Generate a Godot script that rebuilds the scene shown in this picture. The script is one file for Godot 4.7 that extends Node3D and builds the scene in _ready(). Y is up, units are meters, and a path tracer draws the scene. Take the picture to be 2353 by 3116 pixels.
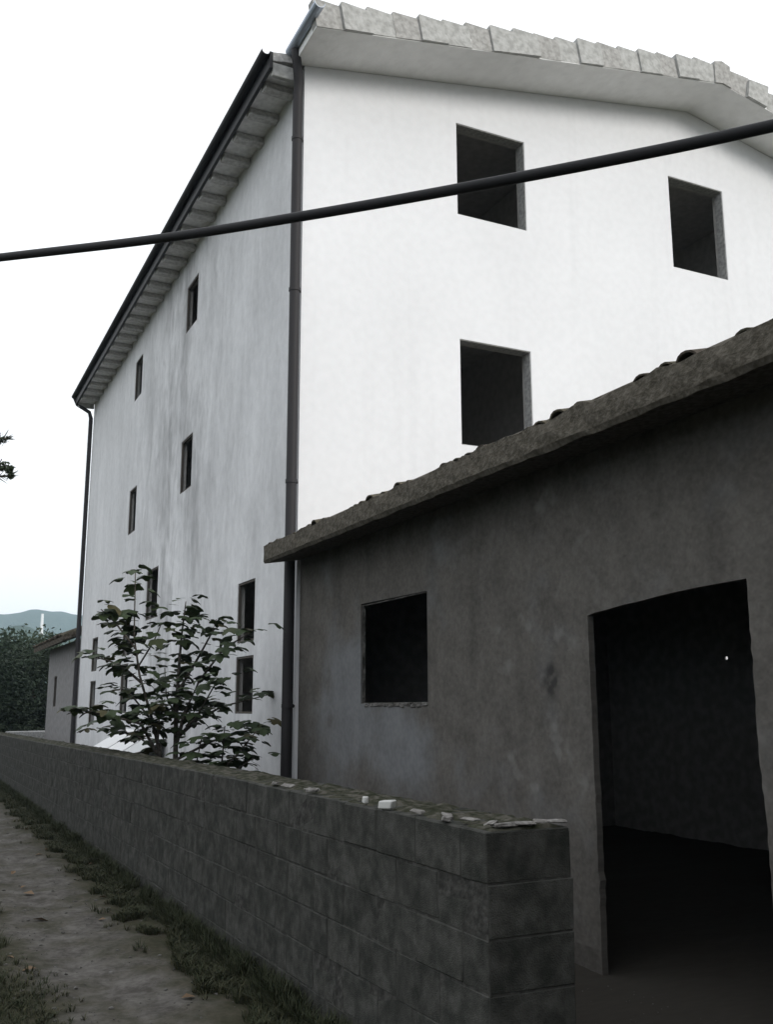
extends Node3D

# World: -Z runs along the lane away from the viewer, +X is to the right, y up, metres.
const GZ := -11.5      # outer face of the house gable
const HX := 4.33       # outer face of the house side wall
const FZ := -28.3      # far end of the house
const SX := 4.36       # outer face of the shed wall
const WX := 2.10       # lane face of the block wall

var rng := RandomNumberGenerator.new()
var used := {}
var M := {}

# ---------------------------------------------------------------- helpers
func numbered(called: String) -> String:
	if not used.has(called):
		used[called] = 0
		return called
	used[called] += 1
	return "%s_%03d" % [called, used[called]]

func tag(o: Node, label: String, category: String, group := "", kind := "") -> void:
	if label != "": o.set_meta("label", label)
	if category != "": o.set_meta("category", category)
	if group != "": o.set_meta("group", group)
	if kind != "": o.set_meta("kind", kind)

func thing(called: String, label: String, category: String, at := Vector3.ZERO, group := "") -> Node3D:
	var o := Node3D.new()
	o.name = numbered(called)
	add_child(o)
	o.position = at
	tag(o, label, category, group)
	return o

func new_st() -> SurfaceTool:
	var st := SurfaceTool.new()
	st.begin(Mesh.PRIMITIVE_TRIANGLES)
	st.set_smooth_group(-1)
	return st

func finish(st: SurfaceTool) -> ArrayMesh:
	st.generate_normals()
	return st.commit()

func part(called: String, mesh: Mesh, m: Material, parent: Node, at := Vector3.ZERO, turn := Vector3.ZERO) -> MeshInstance3D:
	var o := MeshInstance3D.new()
	o.name = called
	o.mesh = mesh
	o.material_override = m
	parent.add_child(o, true)
	o.position = at
	o.rotation = turn
	return o

func solo(called: String, mesh: Mesh, m: Material, label: String, category: String, at := Vector3.ZERO, group := "", kind := "") -> MeshInstance3D:
	var o := part(numbered(called), mesh, m, self, at)
	tag(o, label, category, group, kind)
	return o

# triangle whose front looks towards n (front faces run clockwise)
func tri(st: SurfaceTool, a: Vector3, b: Vector3, c: Vector3, n: Vector3, ua := Vector2.ZERO, ub := Vector2.ZERO, uc := Vector2.ZERO) -> void:
	if (b - a).cross(c - a).dot(n) > 0.0:
		st.set_uv(ua); st.add_vertex(a)
		st.set_uv(uc); st.add_vertex(c)
		st.set_uv(ub); st.add_vertex(b)
	else:
		st.set_uv(ua); st.add_vertex(a)
		st.set_uv(ub); st.add_vertex(b)
		st.set_uv(uc); st.add_vertex(c)

func quad(st: SurfaceTool, a: Vector3, b: Vector3, c: Vector3, d: Vector3, n: Vector3) -> void:
	tri(st, a, b, c, n)
	tri(st, a, c, d, n)

# box from two opposite corners
func box(st: SurfaceTool, lo: Vector3, hi: Vector3) -> void:
	var c := (lo + hi) / 2.0
	var h := (hi - lo) / 2.0
	for ax in 3:
		for s in [-1.0, 1.0]:
			var n := Vector3.ZERO
			n[ax] = s
			var u := Vector3.ZERO
			u[(ax + 1) % 3] = h[(ax + 1) % 3]
			var v := Vector3.ZERO
			v[(ax + 2) % 3] = h[(ax + 2) % 3]
			var p: Vector3 = c + n * h[ax]
			quad(st, p - u - v, p + u - v, p + u + v, p - u + v, n)

# box with chamfered, slightly uneven edges
func bevel_box(st: SurfaceTool, c: Vector3, size: Vector3, b: float, wob := 0.0) -> void:
	var h := size / 2.0
	var P := {}
	for sx in [-1, 1]:
		for sy in [-1, 1]:
			for sz in [-1, 1]:
				var s := Vector3(sx, sy, sz)
				var j := Vector3(rng.randf_range(-wob, wob), rng.randf_range(-wob, wob), rng.randf_range(-wob, wob))
				for ax in 3:
					var q: Vector3 = s * (h - Vector3(b, b, b))
					q[ax] += s[ax] * b
					P[[sx, sy, sz, ax]] = c + q + j
	for ax in 3:
		var a1 := (ax + 1) % 3
		var a2 := (ax + 2) % 3
		for s in [-1, 1]:
			var n := Vector3.ZERO
			n[ax] = s
			var k := []
			for t in [[-1, -1], [1, -1], [1, 1], [-1, 1]]:
				var key := [0, 0, 0, ax]
				key[ax] = s; key[a1] = t[0]; key[a2] = t[1]
				k.append(P[key])
			quad(st, k[0], k[1], k[2], k[3], n)
	for ax in 3:
		var a1 := (ax + 1) % 3
		var a2 := (ax + 2) % 3
		for s1 in [-1, 1]:
			for s2 in [-1, 1]:
				var n := Vector3.ZERO
				n[a1] = s1; n[a2] = s2
				var k := []
				for e in [[-1, a1], [1, a1], [1, a2], [-1, a2]]:
					var key := [0, 0, 0, e[1]]
					key[ax] = e[0]; key[a1] = s1; key[a2] = s2
					k.append(P[key])
				quad(st, k[0], k[1], k[2], k[3], n)
	for sx in [-1, 1]:
		for sy in [-1, 1]:
			for sz in [-1, 1]:
				tri(st, P[[sx, sy, sz, 0]], P[[sx, sy, sz, 1]], P[[sx, sy, sz, 2]], Vector3(sx, sy, sz))

# tube along points with a radius at each
func tube(st: SurfaceTool, pts: Array, rad: Array, sides := 8, cap := true) -> void:
	st.set_smooth_group(0)
	var rings := []
	for i in pts.size():
		var d: Vector3
		if i == 0: d = pts[1] - pts[0]
		elif i == pts.size() - 1: d = pts[i] - pts[i - 1]
		else: d = pts[i + 1] - pts[i - 1]
		d = d.normalized()
		var ref := Vector3.UP if absf(d.y) < 0.9 else Vector3.RIGHT
		var u := d.cross(ref).normalized()
		var v := d.cross(u).normalized()
		var r := []
		for k in sides:
			var a := TAU * k / sides
			r.append(pts[i] + (u * cos(a) + v * sin(a)) * rad[i])
		rings.append(r)
	for i in pts.size() - 1:
		for k in sides:
			var k2 := (k + 1) % sides
			var mid: Vector3 = (rings[i][k] + rings[i][k2] + rings[i + 1][k]) / 3.0
			var n: Vector3 = mid - (pts[i] + pts[i + 1]) / 2.0
			var ax: Vector3 = (pts[i + 1] - pts[i]).normalized()
			n -= ax * n.dot(ax)
			quad(st, rings[i][k], rings[i][k2], rings[i + 1][k2], rings[i + 1][k], n)
	if cap:
		st.set_smooth_group(-1)
		for k in sides:
			var k2 := (k + 1) % sides
			tri(st, pts[0], rings[0][k], rings[0][k2], pts[0] - pts[1])
			var e := pts.size() - 1
			tri(st, pts[e], rings[e][k], rings[e][k2], pts[e] - pts[e - 1])
	st.set_smooth_group(-1)

# flat slab cut to a polygon in a wall's own (u, v) plane, with thickness
func slab(st: SurfaceTool, poly: PackedVector2Array, at: Callable, thick: float, uv0: Vector2, uvs: Vector2) -> void:
	var ids := Geometry2D.triangulate_polygon(poly)
	var n: Vector3 = at.call(0.0, 0.0, -1.0) - at.call(0.0, 0.0, 0.0)
	for i in range(0, ids.size(), 3):
		var q := []
		var w := []
		for k in 3:
			var p2: Vector2 = poly[ids[i + k]]
			q.append(p2)
			w.append(Vector2((p2.x - uv0.x) / uvs.x, 1.0 - (p2.y - uv0.y) / uvs.y))
		tri(st, at.call(q[0].x, q[0].y, 0.0), at.call(q[1].x, q[1].y, 0.0), at.call(q[2].x, q[2].y, 0.0), n, w[0], w[1], w[2])
		tri(st, at.call(q[0].x, q[0].y, thick), at.call(q[1].x, q[1].y, thick), at.call(q[2].x, q[2].y, thick), -n, w[0], w[1], w[2])
	var cw := Geometry2D.is_polygon_clockwise(poly)
	for i in poly.size():
		var a := poly[i]
		var b := poly[(i + 1) % poly.size()]
		var e := b - a
		var o := Vector2(e.y, -e.x) if not cw else Vector2(-e.y, e.x)
		var n3: Vector3 = at.call(o.x, o.y, 0.0) - at.call(0.0, 0.0, 0.0)
		var wa := Vector2((a.x - uv0.x) / uvs.x, 1.0 - (a.y - uv0.y) / uvs.y)
		var wb := Vector2((b.x - uv0.x) / uvs.x, 1.0 - (b.y - uv0.y) / uvs.y)
		tri(st, at.call(a.x, a.y, 0.0), at.call(b.x, b.y, 0.0), at.call(b.x, b.y, thick), n3, wa, wb, wb)
		tri(st, at.call(a.x, a.y, 0.0), at.call(b.x, b.y, thick), at.call(a.x, a.y, thick), n3, wa, wb, wa)

# a wall in vertical strips; each strip is [u0, u1, [[v0, v1], ...holes from below]]
func strip_wall(st: SurfaceTool, strips: Array, v_lo: float, top: Callable, at: Callable, thick: float, uv0: Vector2, uvs: Vector2) -> void:
	for s in strips:
		var u0: float = s[0]
		var u1: float = s[1]
		var v := v_lo
		for h in s[2]:
			slab(st, PackedVector2Array([Vector2(u0, v), Vector2(u1, v), Vector2(u1, h[0]), Vector2(u0, h[0])]), at, thick, uv0, uvs)
			v = h[1]
		slab(st, PackedVector2Array([Vector2(u0, v), Vector2(u1, v), Vector2(u1, top.call(u1)), Vector2(u0, top.call(u0))]), at, thick, uv0, uvs)

# ---------------------------------------------------------------- materials
func lin(r: float, g: float, b: float) -> Color:
	return Color(r, g, b).linear_to_srgb()

func noise(seed_: int, freq: float, oct := 4) -> FastNoiseLite:
	var n := FastNoiseLite.new()
	n.seed = seed_
	n.noise_type = FastNoiseLite.TYPE_SIMPLEX_SMOOTH
	n.frequency = freq
	n.fractal_octaves = oct
	return n

func bump(seed_: int, freq: float, strength: float, size := 256) -> NoiseTexture2D:
	var t := NoiseTexture2D.new()
	t.width = size; t.height = size
	t.seamless = true
	t.noise = noise(seed_, freq, 5)
	t.as_normal_map = true
	t.bump_strength = strength
	return t

func mottled(seed_: int, freq: float, lo: Color, mid: Color, hi: Color, size := 512, gain := 0.5) -> NoiseTexture2D:
	var t := NoiseTexture2D.new()
	t.width = size; t.height = size
	t.seamless = true
	var fn := noise(seed_, freq, 6)
	fn.fractal_gain = gain
	t.noise = fn
	var g := Gradient.new()
	g.offsets = PackedFloat32Array([0.2, 0.5, 0.8])
	g.colors = PackedColorArray([lo, mid, hi])
	t.color_ramp = g
	return t

# rough material whose colour varies in patches, world mapped; metres = size of one repeat
func stone_mat(seed_: int, lo: Color, mid: Color, hi: Color, metres: float, bumpy := 3.0, rough := 0.95) -> StandardMaterial3D:
	var m := StandardMaterial3D.new()
	m.albedo_texture = mottled(seed_, 0.012, lo, mid, hi)
	m.normal_enabled = true
	m.normal_texture = bump(seed_ + 7, 0.05, bumpy)
	m.roughness = rough
	m.metallic_specular = 0.2
	m.uv1_triplanar = true
	m.uv1_world_triplanar = true
	m.uv1_scale = Vector3.ONE / metres
	return m

func plain(c: Color, rough := 0.8, metal := 0.0) -> StandardMaterial3D:
	var m := StandardMaterial3D.new()
	m.albedo_color = c
	m.roughness = rough
	m.metallic = metal
	m.metallic_specular = 0.3
	return m

# computed picture of a wall's plaster: paint(u, v) gives linear colour at metres along and above
func wall_mat(w: int, h: int, uv0: Vector2, uvs: Vector2, paint: Callable, bump_seed: int, bump_strength: float, bump_scale: float) -> StandardMaterial3D:
	var im := Image.create(w, h, false, Image.FORMAT_RGB8)
	for y in h:
		for x in w:
			var c: Color = paint.call(uv0.x + uvs.x * (x + 0.5) / w, uv0.y + uvs.y * (1.0 - (y + 0.5) / h))
			im.set_pixel(x, y, c.linear_to_srgb())
	var m := StandardMaterial3D.new()
	m.albedo_texture = ImageTexture.create_from_image(im)
	m.roughness = 0.95
	m.metallic_specular = 0.15
	return m

func grey(v: float, tint := Vector3.ONE) -> Color:
	return Color(v * tint.x, v * tint.y, v * tint.z)

# the lane's picture is finest where the lane is nearest
func ground_uv(x: float, d: float) -> Vector2:
	var u := 0.1 * (x + 4.0) / 3.0 if x < -1.0 else (0.1 + 0.8 * (x + 1.0) / 3.4 if x < 2.4 else 0.9 + 0.1 * (x - 2.4) / 7.6)
	var v := 0.1 * (d + 5.0) / 8.0 if d < 3.0 else (0.1 + 0.75 * (d - 3.0) / 10.0 if d < 13.0 else 0.85 + 0.15 * (d - 13.0) / 22.0)
	return Vector2(u, 1.0 - v)

func make_materials() -> void:
	# clean white gable render
	var g1 := noise(11, 0.35, 4)
	var g2 := noise(12, 6.0, 3)
	var g3 := noise(13, 1.0, 3)
	M.gable = wall_mat(640, 512, Vector2(4.3, 0.0), Vector2(14.2, 12.0), func(u: float, v: float) -> Color:
		var a := 0.80 + 0.035 * g1.get_noise_2d(u, v) + 0.03 * g2.get_noise_2d(u, v)
		var s := g3.get_noise_2d(u * 3.0, v * 0.12)
		a -= 0.05 * maxf(0.0, s - 0.15)
		return grey(a, Vector3(0.985, 0.99, 1.01)), 14, 2.0, 1.0)
	# weathered side wall: dirt washed down in streaks
	var s1 := noise(21, 1.0, 4)
	var s2 := noise(22, 1.0, 4)
	var s3 := noise(23, 0.25, 4)
	var s4 := noise(24, 5.0, 3)
	M.side = wall_mat(1024, 512, Vector2(11.5, 0.0), Vector2(16.9, 10.6), func(u: float, v: float) -> Color:
		var w := u + 0.25 * s3.get_noise_2d(u * 3.0, v * 2.0) + 0.05 * s4.get_noise_2d(u * 0.5, v * 0.5)
		var band := exp(-pow((u - 18.2) / 2.6, 2.0)) + 0.30 * exp(-pow((u - 13.6) / 1.2, 2.0)) * (1.0 - smoothstep(4.0, 7.5, v))
		var st := 0.5 + 0.5 * s1.get_noise_2d(w * 1.6, v * 0.22)
		var fine := 0.5 + 0.5 * s2.get_noise_2d(w * 6.0, v * 1.2 + 40.0)
		var patch := 0.5 + 0.5 * s3.get_noise_2d(u * 2.2, v * 1.2)
		var blot := 0.5 + 0.5 * s4.get_noise_2d(u * 0.5 + 9.0, v * 0.35)
		var dirt := clampf((st * 0.55 + fine * 0.22 + patch * 0.55 + blot * 0.3 - 0.60) * 1.45, 0.0, 1.0) * (0.26 + 0.74 * band)
		var a := 0.69 + 0.08 * s3.get_noise_2d(u + 50.0, v) + 0.05 * s4.get_noise_2d(u, v) + 0.04 * s4.get_noise_2d(u * 4.0, v * 4.0)
		a = lerpf(a, 0.25, clampf(dirt, 0.0, 0.8))
		a -= 0.05 * (fine - 0.5)
		return grey(a, Vector3(0.99, 0.995, 1.01)), 25, 3.0, 1.5)
	# shed: dark, blotched cement render, greyer and paler at the far end
	var d1 := noise(31, 0.55, 5)
	var d2 := noise(32, 2.2, 4)
	var d3 := noise(33, 14.0, 2)
	var d4 := noise(34, 1.0, 3)
	M.shed = wall_mat(1024, 300, Vector2(-4.0, 0.0), Vector2(15.5, 3.6), func(u: float, v: float) -> Color:
		var low := exp(-pow((u - 10.0) / 0.9, 2.0) - pow((v - 1.6) / 0.75, 2.0)) + 0.7 * exp(-pow((u - 8.6) / 0.9, 2.0) - pow((v - 1.2) / 0.35, 2.0))
		var pale := smoothstep(0.40, 0.85, 0.38 + 0.30 * d1.get_noise_2d(u * 1.3, v * 1.3 + 9.0) + 0.16 * d2.get_noise_2d(u, v + 4.0) + 0.55 * low)
		var a := 0.104 + 0.024 * d2.get_noise_2d(u, v) + 0.02 * d3.get_noise_2d(u, v) + 0.02 * d3.get_noise_2d(u * 3.0, v * 3.0)
		var run := d4.get_noise_2d(u * 2.5, v * 0.3)
		a *= 1.0 - 0.25 * maxf(0.0, run)
		var c := grey(a, Vector3(1.07, 1.0, 0.91)).lerp(grey(0.175 + 0.03 * d2.get_noise_2d(u + 7.0, v) + 0.02 * d3.get_noise_2d(u, v), Vector3(0.97, 1.0, 1.04)), pale * 0.8)
		var worn := maxf(0.0, d2.get_noise_2d(u * 1.2 + 30.0, v * 1.2) - 0.32) * exp(-pow((u - 6.3) / 0.9, 2.0))
		c = c.lerp(Color(0.20, 0.195, 0.185), clampf(worn * 2.0, 0.0, 0.6))
		var hole := exp(-pow((u - 6.17) / 0.09, 2.0) - pow((v - 1.8) / 0.12, 2.0))
		return c.lerp(Color(0.03, 0.03, 0.03), clampf(hole * 1.3 * (0.7 + d2.get_noise_2d(u * 4.0, v * 4.0)), 0.0, 0.8)), 35, 4.0, 1.2)
	M.soffit = stone_mat(41, lin(0.79, 0.79, 0.78), lin(0.83, 0.83, 0.82), lin(0.86, 0.86, 0.85), 2.0, 0.8)
	M.rake = stone_mat(42, lin(0.35, 0.35, 0.335), lin(0.43, 0.43, 0.415), lin(0.49, 0.49, 0.475), 0.9, 1.5)
	M.rake_b = stone_mat(43, lin(0.31, 0.305, 0.29), lin(0.38, 0.375, 0.36), lin(0.45, 0.44, 0.425), 0.7, 1.5)
	M.eave = stone_mat(44, lin(0.62, 0.61, 0.60), lin(0.70, 0.69, 0.68), lin(0.77, 0.76, 0.75), 0.9, 3.0)
	M.joist = stone_mat(45, lin(0.40, 0.39, 0.38), lin(0.50, 0.49, 0.48), lin(0.60, 0.59, 0.58), 0.6, 3.0)
	M.tile = stone_mat(46, lin(0.05, 0.043, 0.035), lin(0.09, 0.076, 0.062), lin(0.14, 0.12, 0.10), 0.6, 4.0)
	M.tile_b = stone_mat(47, lin(0.04, 0.04, 0.03), lin(0.085, 0.075, 0.055), lin(0.15, 0.13, 0.10), 0.5, 5.0)
	M.mortar = stone_mat(48, lin(0.062, 0.056, 0.044), lin(0.090, 0.081, 0.066), lin(0.130, 0.118, 0.098), 0.4, 4.0)
	M.concrete = stone_mat(49, lin(0.06, 0.058, 0.052), lin(0.11, 0.105, 0.098), lin(0.17, 0.165, 0.155), 1.4, 5.0)
	for q in [["block_a", 51, 1.0, 2.7], ["block_b", 51, 1.07, 2.7], ["block_c", 51, 0.94, 2.7]]:
		var k: float = q[2]
		var m := StandardMaterial3D.new()
		m.albedo_texture = mottled(q[1], 0.014, lin(0.031 * k, 0.033 * k, 0.029 * k), lin(0.053 * k, 0.053 * k, 0.048 * k), lin(0.080 * k, 0.079 * k, 0.073 * k), 1024, 0.7)
		m.normal_enabled = true
		m.normal_texture = bump(int(q[1]) + 7, 0.35, 1.6, 1024)
		m.roughness = 0.95
		m.metallic_specular = 0.2
		m.uv1_triplanar = true
		m.uv1_world_triplanar = true
		m.uv1_scale = Vector3.ONE / float(q[3])
		M[q[0]] = m
	M.joint = stone_mat(54, lin(0.036, 0.036, 0.033), lin(0.052, 0.051, 0.047), lin(0.074, 0.072, 0.067), 0.5, 2.5)
	M.cap = stone_mat(55, lin(0.020, 0.024, 0.013), lin(0.045, 0.045, 0.032), lin(0.10, 0.094, 0.08), 0.6, 6.0)
	M.rubble = stone_mat(56, lin(0.12, 0.115, 0.105), lin(0.19, 0.18, 0.17), lin(0.29, 0.28, 0.265), 0.3, 4.0)
	M.white_chunk = plain(lin(0.5, 0.5, 0.48), 0.9)
	M.inner = stone_mat(59, lin(0.38, 0.37, 0.355), lin(0.43, 0.42, 0.405), lin(0.48, 0.47, 0.455), 1.2, 1.0)
	M.shed_inner = stone_mat(60, lin(0.19, 0.185, 0.175), lin(0.22, 0.215, 0.205), lin(0.26, 0.255, 0.245), 1.2, 1.0)
	M.frame = plain(lin(0.09, 0.08, 0.07), 0.8)
	M.lining = stone_mat(57, lin(0.28, 0.28, 0.28), lin(0.36, 0.36, 0.355), lin(0.45, 0.45, 0.44), 0.6, 1.5)
	M.pipe = plain(lin(0.035, 0.033, 0.035), 0.55)
	M.zinc = plain(lin(0.36, 0.40, 0.46), 0.4, 0.6)
	M.gutter = plain(lin(0.02, 0.02, 0.022), 0.5)
	M.cable = plain(lin(0.022, 0.022, 0.024), 0.6)
	M.sheet = plain(lin(0.78, 0.78, 0.78), 0.5)
	M.sheet_b = plain(lin(0.62, 0.63, 0.63), 0.55)
	M.annex = stone_mat(61, lin(0.21, 0.205, 0.205), lin(0.235, 0.23, 0.23), lin(0.265, 0.26, 0.26), 1.5, 1.0)
	M.bark = stone_mat(62, lin(0.05, 0.045, 0.038), lin(0.09, 0.08, 0.07), lin(0.14, 0.125, 0.11), 0.4, 6.0)
	M.fig = []
	for c in [lin(0.026, 0.040, 0.018), lin(0.034, 0.050, 0.022), lin(0.045, 0.055, 0.025), lin(0.06, 0.055, 0.026)]:
		var m := plain(c, 0.6)
		m.cull_mode = BaseMaterial3D.CULL_DISABLED
		m.backlight_enabled = true
		m.backlight = Color(c.r * 0.35, c.g * 0.4, c.b * 0.25)
		M.fig.append(m)
	M.leaf = []
	for c in [lin(0.022, 0.036, 0.020), lin(0.032, 0.046, 0.026), lin(0.020, 0.030, 0.022)]:
		var m := plain(c, 0.7)
		m.cull_mode = BaseMaterial3D.CULL_DISABLED
		M.leaf.append(m)
	M.grass = plain(Color.WHITE, 0.8)
	M.grass.vertex_color_use_as_albedo = true
	M.grass.cull_mode = BaseMaterial3D.CULL_DISABLED
	M.hill_near = stone_mat(64, lin(0.022, 0.045, 0.03), lin(0.035, 0.065, 0.042), lin(0.055, 0.085, 0.055), 60.0, 6.0)
	M.field = stone_mat(65, lin(0.04, 0.045, 0.022), lin(0.06, 0.062, 0.034), lin(0.09, 0.085, 0.055), 7.0, 6.0)
	M.mast = plain(lin(0.8, 0.8, 0.8), 0.6)
	# ground near the lane: two worn wheel tracks, weeds between and along the wall
	var e1 := noise(71, 0.8, 5)
	var e2 := noise(72, 4.0, 4)
	var e3 := noise(73, 14.0, 5)
	e3.fractal_gain = 0.75
	M.ground = wall_mat(1100, 1700, Vector2.ZERO, Vector2.ONE, func(gu: float, gv: float) -> Color:
		var u := -4.0 + gu * 30.0 if gu < 0.1 else (-1.0 + (gu - 0.1) * 4.25 if gu < 0.9 else 2.4 + (gu - 0.9) * 76.0)
		var v := -5.0 + gv * 80.0 if gv < 0.1 else (3.0 + (gv - 0.1) / 0.075 if gv < 0.85 else 13.0 + (gv - 0.85) * 22.0 / 0.15)
		var w := 0.16 * e1.get_noise_2d(u, v) + 0.10 * e2.get_noise_2d(u, v)
		var track := 0.0
		for t in [1.22, -0.35]:
			track = maxf(track, 1.0 - smoothstep(0.26, 0.52, absf(u + w - t)))
		track *= clampf(0.75 + 0.9 * e2.get_noise_2d(u * 0.5 + 9.0, v * 0.5), 0.0, 1.0)
		var grain := 0.5 + 0.5 * e3.get_noise_2d(u, v)
		var weed := Color(0.040, 0.041, 0.026).lerp(Color(0.082, 0.073, 0.057), clampf(grain * 1.2 - 0.25 + 0.6 * e2.get_noise_2d(u + 20.0, v), 0.0, 1.0))
		var dirt := Color(0.066, 0.061, 0.055).lerp(Color(0.140, 0.132, 0.122), clampf(0.5 + (grain - 0.5) * 1.5 + 0.7 * e2.get_noise_2d(u, v + 31.0), 0.0, 1.0))
		weed = weed.lerp(Color(0.030, 0.028, 0.024).lerp(Color(0.050, 0.045, 0.039), grain), smoothstep(2.4, 2.8, u + w))
		track *= 1.0 - 0.9 * exp(-pow((u + 0.5 * w - 0.62) / 0.28, 2.0) - pow((v - 6.0) / 0.9, 2.0))
		return weed.lerp(dirt, track), 74, 5.0, 1.0)
	var gb := bump(75, 0.06, 8.0, 512)
	M.ground.normal_enabled = true
	M.ground.normal_texture = gb
	M.ground.normal_scale = 0.0
	M.ground.detail_enabled = false

# ---------------------------------------------------------------- the house
func half_gutter(st: SurfaceTool, a: Vector3, b: Vector3, r: float, n := 8) -> void:
	var d := (b - a).normalized()
	var side := d.cross(Vector3.UP).normalized()
	for k in n:
		var t0 := PI + PI * k / n
		var t1 := PI + PI * (k + 1) / n
		var o0 := side * cos(t0) * r + Vector3.UP * sin(t0) * r
		var o1 := side * cos(t1) * r + Vector3.UP * sin(t1) * r
		var i0 := o0 * 0.9
		var i1 := o1 * 0.9
		quad(st, a + o0, a + o1, b + o1, b + o0, o0 + o1)
		quad(st, a + i0, a + i1, b + i1, b + i0, -(o0 + o1))
		quad(st, a + o0, a + o1, a + i1, a + i0, -d)
		quad(st, b + o0, b + o1, b + i1, b + i0, d)
		if k == 0: quad(st, a + o0, a + i0, b + i0, b + o0, Vector3.UP)
		if k == n - 1: quad(st, a + o1, a + i1, b + i1, b + o1, Vector3.UP)

# a window is an unglazed opening: its lining lies inside the wall's thickness
func window_in(parent: Node, at: Callable, u0: float, u1: float, v0: float, v1: float, d0: float, d1: float, m: Material, t := 0.012) -> void:
	var st := new_st()
	for r in [[u0, u0 + t, v0, v1], [u1 - t, u1, v0, v1], [u0 + t, u1 - t, v1 - t, v1], [u0 + t, u1 - t, v0, v0 + t]]:
		slab(st, PackedVector2Array([Vector2(r[0], r[2]), Vector2(r[1], r[2]), Vector2(r[1], r[3]), Vector2(r[0], r[3])]),
			func(u: float, v: float, d: float) -> Vector3: return at.call(u, v, d + d0), d1 - d0, Vector2.ZERO, Vector2.ONE)
	part("window", finish(st), m, parent)

func build_house() -> void:
	var h := thing("white_house", "tall white rendered house with gable end, dark window openings and wide eaves", "house")
	var ridge := 11.35
	var east := 18.37
	var under := func(x: float) -> float: return 10.37 + 0.184 * ((x - HX) if x <= ridge else (2.0 * ridge - HX - x))
	var gable_at := func(u: float, v: float, d: float) -> Vector3: return Vector3(u, v, GZ - d)
	var side_at := func(u: float, v: float, d: float) -> Vector3: return Vector3(HX + d, v, -u)
	var T := 0.17
	# gable wall
	var st := new_st()
	var gs := [[HX, 6.75, []], [6.75, 7.96, [[5.20, 6.76], [8.69, 10.17]]], [7.96, 10.84, []],
		[10.84, ridge, [[8.69, 10.33]]], [ridge, 12.04, [[8.69, 10.33]]], [12.04, east, []]]
	strip_wall(st, gs, -0.1, under, gable_at, T, Vector2(4.3, 0.0), Vector2(14.2, 12.0))
	part("gable_wall", finish(st), M.gable, h)
	for w in [[6.75, 7.96, 5.20, 6.76], [6.75, 7.96, 8.69, 10.17], [10.84, 12.04, 8.69, 10.33]]:
		window_in(h, gable_at, w[0], w[1], w[2], w[3], 0.012, T, M.lining)
	# inner leaf of bare blockwork behind the render
	st = new_st()
	gs[0][0] = HX + 0.06
	gs[5][1] = east - 0.2
	strip_wall(st, gs, -0.1, func(x: float) -> float: return under.call(x) - 0.03, func(uu: float, v: float, d: float) -> Vector3: return Vector3(uu, v, GZ - T - 0.004 - d), 0.06, Vector2.ZERO, Vector2.ONE)
	part("inner_leaf", finish(st), M.inner, h)
	# long side wall towards the lane
	var wins := [[13.15, 13.95, [[1.52, 2.32], [2.52, 3.39]]], [16.92, 17.73, [[5.48, 6.48], [8.63, 9.56]]],
		[19.2, 20.2, [[3.34, 4.35]]], [21.68, 22.45, [[1.50, 2.55], [2.72, 3.50], [5.45, 6.48], [8.62, 9.58]]],
		[25.6, 26.4, [[1.2, 2.28], [2.52, 3.37]]]]
	var strips := []
	var u := -GZ + T
	for w in wins:
		strips.append([u, w[0], []])
		strips.append([w[0], w[1], w[2]])
		u = w[1]
	strips.append([u, -FZ, []])
	st = new_st()
	var side_top := func(_u: float) -> float: return 10.39
	strip_wall(st, strips, -0.1, side_top, side_at, 0.055, Vector2(11.5, 0.0), Vector2(16.9, 10.6))
	part("side_wall", finish(st), M.side, h)
	for w in wins:
		for r in w[2]:
			window_in(h, side_at, w[0], w[1], r[0], r[1], 0.012, 0.05, M.frame, 0.03)
	st = new_st()
	for w in strips: w[0] = maxf(w[0], -GZ + 0.29)
	strip_wall(st, strips, -0.1, func(_u: float) -> float: return 10.36, func(uu: float, v: float, d: float) -> Vector3: return Vector3(HX + 0.06 + d, v, -uu), 0.05, Vector2.ZERO, Vector2.ONE)
	part("inner_leaf", finish(st), M.inner, h)
	# floors and cross walls of the bare rooms
	for y in [1.0, 4.55, 7.75, 10.50]:
		st = new_st()
		box(st, Vector3(HX + 0.19, y, FZ + 0.18), Vector3(east - 0.18, y + 0.18, GZ - 0.28))
		part("floor", finish(st), M.inner, h)
	for zz in [-15.4, -18.6, -20.9, -24.6]:
		st = new_st()
		box(st, Vector3(HX + 0.2, 0.0, zz - 0.12), Vector3(east - 0.19, 10.48, zz))
		part("cross_wall", finish(st), M.inner, h)
	for xx in [8.9, 13.2]:
		st = new_st()
		box(st, Vector3(xx, 0.0, -15.39), Vector3(xx + 0.12, 10.48, GZ - 0.285))
		part("cross_wall", finish(st), M.inner, h)
	# the two walls out of sight
	st = new_st()
	box(st, Vector3(east - T, -0.1, FZ + T), Vector3(east, 10.3, GZ - T))
	box(st, Vector3(HX + T, -0.1, FZ), Vector3(east, 10.3, FZ + T))
	part("back_wall", finish(st), M.side, h)
	# roof: two slopes over the long body
	st = new_st()
	var roof_y := func(x: float) -> float: return 10.53 + 0.184 * ((x - HX) if x <= ridge else (2.0 * ridge - HX - x))
	var prof := PackedVector2Array()
	var xs := [3.82, ridge, 2.0 * ridge - 3.82]
	for x in xs: prof.append(Vector2(x, roof_y.call(x)))
	for i in 3: prof.append(Vector2(xs[2 - i], roof_y.call(xs[2 - i]) - 0.13))
	slab(st, prof, func(a: float, b: float, d: float) -> Vector3: return Vector3(a, b, GZ - 0.01 - d), -FZ + GZ + 0.1, Vector2.ZERO, Vector2.ONE)
	part("roof", finish(st), M.joist, h)
	# gable overhang: sloping slab whose underside is the soffit
	st = new_st()
	prof = PackedVector2Array()
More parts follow.
